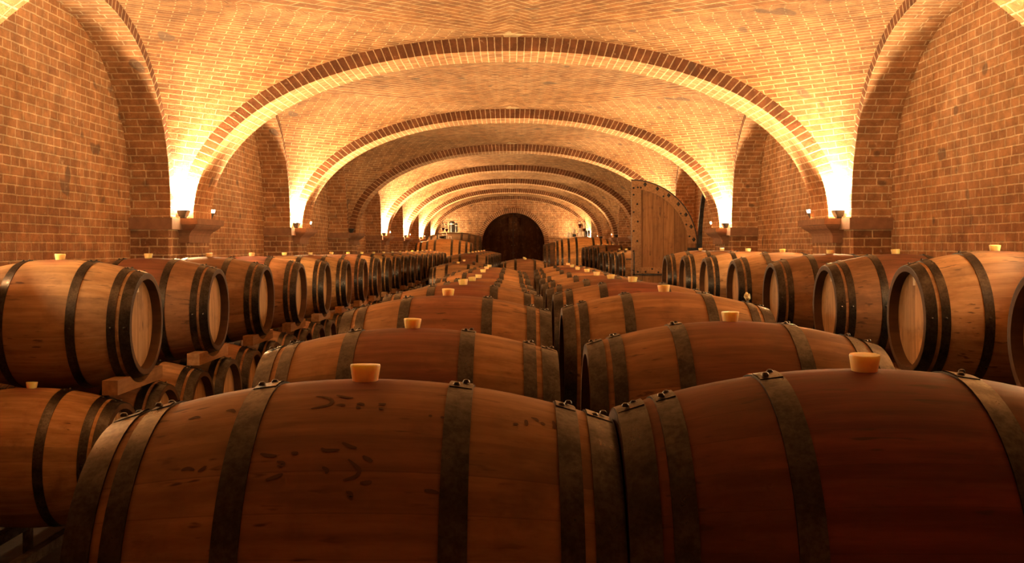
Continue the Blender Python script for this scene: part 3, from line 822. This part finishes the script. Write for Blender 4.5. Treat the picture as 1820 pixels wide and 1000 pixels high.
# low stands
def stand(px, y, w, h, label):
    r = thing('display_stand', label, 'stand', (at(px, y), y, zt(px, -2.15, .245) + .006), 0, 'stands on the cask')
    m_ = MB(); m_.box(-w / 2, w / 2, -.11, .11, h - .025, h); link('top', m_.mesh('top', M_pale, smooth=False), r)
    for sx in (-1, 1):
        m_ = MB(); m_.box(sx * (w / 2 - .03), sx * w / 2, -.11, .11, 0, h - .025); link('foot', m_.mesh('foot', M_pale, smooth=False), r)
    m_ = MB(); m_.lathe([(.03, 0), (.085, .03), (.09, .05), (.07, .075), (.02, .08)], 20, 'z', cap0=True, cap1=True)
    return r, m_
r, bm_ = stand(787, yk, .29, .13, 'wide pale stand on the left great cask carrying two goblets')
tag(link('metal_bowl', recalc(bm_.mesh('metal_bowl', M_hoop)), loc=(at(786, yk), yk, zt(786, -2.15, .245) + .006)), 'shiny round bowl under the wide pale stand on the left cask', 'bowl')
stand(799.5, yk, .12, .09, 'narrow pale stand on the left great cask beside the wide one')
ztop_st = zt(787, -2.15, .245) + .006 + .13
goblet(787.5, yk, ztop_st + .001, .45, 'taller covered goblet of dark wine on the wide pale stand', 'covered goblets', True)
goblet(793.8, yk, ztop_st + .001, .40, 'shorter covered goblet of dark wine on the wide pale stand', 'covered goblets', True)
# black canisters on the rear cask
def canister(px, rad, h, label):
    y = 37.6; x = at(px, y); r = thing('black_canister', label, 'canister', (x, y, cask_top(x, -2.0, .50, 1.05) + .004), 0, 'black canisters')
    m_ = MB(); m_.lathe([(rad, .0), (rad, h * .68)], 28, 'z', cap0=True, cap1=True); link('body', recalc(m_.mesh('body', M_blackp)), r)
    m_ = MB(); m_.lathe([(rad * .97, h * .682), (rad * .97, h * .75)], 28, 'z', cap0=True, cap1=True); link('band', recalc(m_.mesh('band', M_pale)), r)
    m_ = MB(); m_.lathe([(rad, h * .752), (rad * 1.02, h * .86), (rad * .7, h * .97), (rad * .2, h)], 28, 'z', cap0=True, cap1=True); link('lid', recalc(m_.mesh('lid', M_blackp)), r)
    return r
canister(803.2, .095, .40, 'wide black canister with a pale band on the dark rear cask'); canister(810.8, .052, .33, 'slim black canister beside the wide one on the rear cask')
# right cask: pale onion flasks, jars, goblets, mug
def onion(px, z, label, dy=0):
    r = thing('onion_flask', label, 'flask', (at(px, yk), yk + dy, zt(px, 2.36, .315) + z - dy * dy * .55), 0, 'pale onion flasks')
    m_ = MB(); m_.lathe([(.03, 0), (.05, .02), (.062, .07), (.055, .12), (.025, .16), (.012, .18)], 20, 'z', cap0=True, cap1=True); link('body', recalc(m_.mesh('body', M_pale)), r)
    m_ = MB(); m_.lathe([(.012, .181), (.010, .20), (.004, .205)], 12, 'z', cap0=True, cap1=True); link('tip', recalc(m_.mesh('tip', M_pale)), r)
onion(1010.6, .012, 'pale onion flask at the end nearest the door on the jar-topped cask'); onion(1014.6, .007, 'pale onion flask in the middle of the three on the jar-topped cask', -.13)
xb = at(1020, yk); zb_ = zt(1020, 2.36, .315)
m_ = MB(); m_.lathe([(.05, 0), (.07, .01), (.07, .085), (.05, .095)], 24, 'z', cap0=True, cap1=True); tag(link('black_pot', recalc(m_.mesh('black_pot', M_blackp)), loc=(xb, yk, zb_ + .012)), 'squat black pot under the raised pale flask on the right cask', 'pot')
onion(1020, .111, 'pale onion flask raised on the squat black pot')
def jar(px, rad, h, label, mat=None):
    r = thing('glass_jar', label, 'jar', (at(px, yk), yk, zt(px, 2.36, .315) + .003), 0, 'jars on the right cask')
    m_ = MB(); m_.lathe([(rad, 0), (rad, h * .88), (rad * .8, h * .93)], 24, 'z', cap0=True); link('body', recalc(m_.mesh('body', mat or M_pale)), r)
    m_ = MB(); m_.lathe([(rad * .82, h * .935), (rad * .82, h)], 20, 'z', cap0=True, cap1=True); link('lid', recalc(m_.mesh('lid', M_hoop)), r)
jar(1026.4, .036, .12, 'shortest pale jar beside the black pot on the right cask')
jar(1031.5, .046, .19, 'pale jar under the bulb-stemmed goblet on the right cask')
jar(1037.0, .045, .18, 'pale jar between its two neighbours on the right cask')
jar(1041.8, .045, .20, 'shiniest jar at the outer end of the jar row on the right cask', M_hoop)
def tall(px, base, h, label, ball): goblet(px, yk + .24, cask_top(at(px, yk + .24), 2.36, .315) - .016, h, label, 'covered goblets', True, ball)
tall(1030.8, 0, .54, 'covered goblet with pale bulb stem behind the jars on the right cask', True); tall(1038.6, 0, .60, 'tallest covered goblet of dark wine behind the jars on the right cask', False)
m = thing('mug', 'pale mug with square handle at the outer end of the jars', 'mug', (at(1046.5, yk), yk, zt(1046.5, 2.36, .315) + .003), 0)
m_ = MB(); m_.lathe([(.03, 0), (.035, .1), (.033, .20), (.03, .205)], 20, 'z', cap0=True, cap1=True); link('body', recalc(m_.mesh('body', M_blackp)), m)
m_ = MB(); m_.box(.037, .075, -.012, .012, .19, .215); m_.box(.075, .098, -.012, .012, .11, .215); m_.box(.037, .075, -.012, .012, .11, .13); link('handle', m_.mesh('handle', M_pale, smooth=False), m)

# crumpled paper on the third right-middle barrel
rb_ = CR[2]; m_ = MB(); rnd = random.Random(3)
P = []
for i in range(9):
    th_ = PI * i / 8; P.append([tuple(c * (.016 + rnd.uniform(-.006, .006)) for c in (math.sin(th_) * math.cos(2 * PI * k / 12), math.sin(th_) * math.sin(2 * PI * k / 12), math.cos(th_))) for k in range(12)])
m_.grid(P, close_u=True)
lx = (1331 - VX) * 4.83 / F - rb_[0]
tag(link('crumpled_paper', recalc(m_.mesh('crumpled_paper', M_crumple, smooth=False)), loc=(rb_[0] + lx, rb_[1], -rb_[2] - RB + prof_r(lx) + .029)), 'crumpled pale yellow paper lying between hoops of a right middle barrel', 'paper')

# ------------------------------------------------------------------ floodlights on the capitals
def flood_meshes():
    # asymmetric trough: wide open top, narrow foot; local z up, local x towards the hall
    def frustum(z0, z1, b, t, mat, cap0=True, cap1=True):
        m_ = MB(); lo = [(b[0], b[2], z0), (b[1], b[2], z0), (b[1], b[3], z0), (b[0], b[3], z0)]; hi = [(t[0], t[2], z1), (t[1], t[2], z1), (t[1], t[3], z1), (t[0], t[3], z1)]
        for i in range(4): m_.face([lo[i], lo[(i + 1) % 4], hi[(i + 1) % 4], hi[i]])
        if cap0: m_.face(lo[::-1])
        if cap1: m_.face(hi)
        return recalc(m_.mesh('flood', mat, smooth=False))
    housing = frustum(.014, .075, (-.05, .005, -.05, .05), (-.068, .030, -.06, .06), M_black)
    foot = frustum(0, .0135, (-.045, .0, -.03, .03), (-.045, .0, -.03, .03), M_black)
    glass = frustum(.0755, .105, (-.062, .028, -.057, .057), (-.066, .036, -.060, .060), M_lampglass)
    dead = frustum(.0755, .082, (-.062, .028, -.057, .057), (-.066, .034, -.060, .060), M_deadglass)
    rim = frustum(.0755, .095, (-.078, .080, -.063, .063), (-.083, .10, -.066, .066), M_black, True, False)
    return housing, foot, glass, dead
FH, FF, FG, FD = flood_meshes()
POWER = 130.0
def flood(sx, j, near, lit, power=1.0, visible=True):
    y = Y0 + BAY * j + (-.095 if near else RIB + .095)
    sd = 'left' if sx < 0 else 'right'
    lab = '%s floodlight on the %s capital along the %s wall, %s side of the arch' % ('glowing' if lit else 'unlit black', ORD[j + 1] if j >= 0 else 'unseen outermost', sd, 'near' if near else 'far')
    r = thing('floodlight', lab, 'floodlight', (sx * 3.0, y, ZS + .001), 0 if sx < 0 else PI, 'floodlights on the capitals')
    link('foot', FF, r); link('housing', FH, r)
    link('lamp_glass', FG if lit else FD, r)
    if lit:
        l = bpy.data.lights.new('lamp_light', 'SPOT'); l.spot_size = math.radians(174); l.spot_blend = .12; l.shadow_soft_size = .035
        l.energy = POWER * power; l.color = LCOL
        lo = bpy.data.objects.new('lamp_light', l); C.objects.link(lo); lo.parent = r; lo.location = (.0, 0, .150)
        tilt = .27 if near else -.27
        # the beam points along -Z; aim up, leaning to the rib
        d = Vector((0, tilt * (1 if sx < 0 else -1), 1)).normalized()
        lo.rotation_mode = 'QUATERNION'; lo.rotation_quaternion = d.to_track_quat('-Z', 'Y')
    return r
lit_near = {(-1, 0): 1, (-1, 1): 1, (-1, 2): 0, (-1, 3): 1.4, (-1, 4): 1.4, (-1, 5): 1.4, (-1, 6): .45, (1, 0): 1, (1, 1): 1, (1, 2): .8, (1, 3): 0, (1, 4): 0, (1, 5): 0, (1, 6): .45}
lit_far = {(-1, 0): .6, (-1, 1): .6, (-1, 2): 0, (-1, 3): 1, (-1, 4): 1, (-1, 5): 1, (1, 0): .6, (1, 1): .6, (1, 2): .6, (1, 3): 0, (1, 4): .5, (1, 5): .5}
for (sx, j), p in lit_near.items(): flood(sx, j, True, p > 0, p)
for (sx, j), p in lit_far.items(): flood(sx, j, False, p > 0, p)
for sx in (-1, 1): flood(sx, -1, True, True, 1.7); flood(sx, -1, False, True, .2)  # unseen lamps outside the frame, added to brighten the near end

# ------------------------------------------------------------------ world, camera, colour
w = bpy.data.worlds.new('World'); sc.world = w; w.use_nodes = True
w.node_tree.nodes['Background'].inputs[0].default_value = (.02, .012, .006, 1); w.node_tree.nodes['Background'].inputs[1].default_value = .2
cam = bpy.data.cameras.new('camera'); co = bpy.data.objects.new('camera', cam); C.objects.link(co)
cam.sensor_width = 36; cam.sensor_fit = 'HORIZONTAL'; cam.lens = 36 * F / 1820
cam.shift_x = (910 - VX) / 1820; cam.shift_y = -(500 - VY) / 1820
co.location = (0, 0, 0); co.rotation_euler = (PI / 2, 0, 0); cam.clip_start = .05; cam.clip_end = 200
sc.camera = co
sc.view_settings.view_transform = 'Standard'; sc.view_settings.look = 'None'
sc.view_settings.exposure = 1.87; sc.view_settings.gamma = 1.0; sc.view_settings.use_curve_mapping = False
sc.cycles.max_bounces = 10; sc.cycles.diffuse_bounces = 6; sc.cycles.glossy_bounces = 4
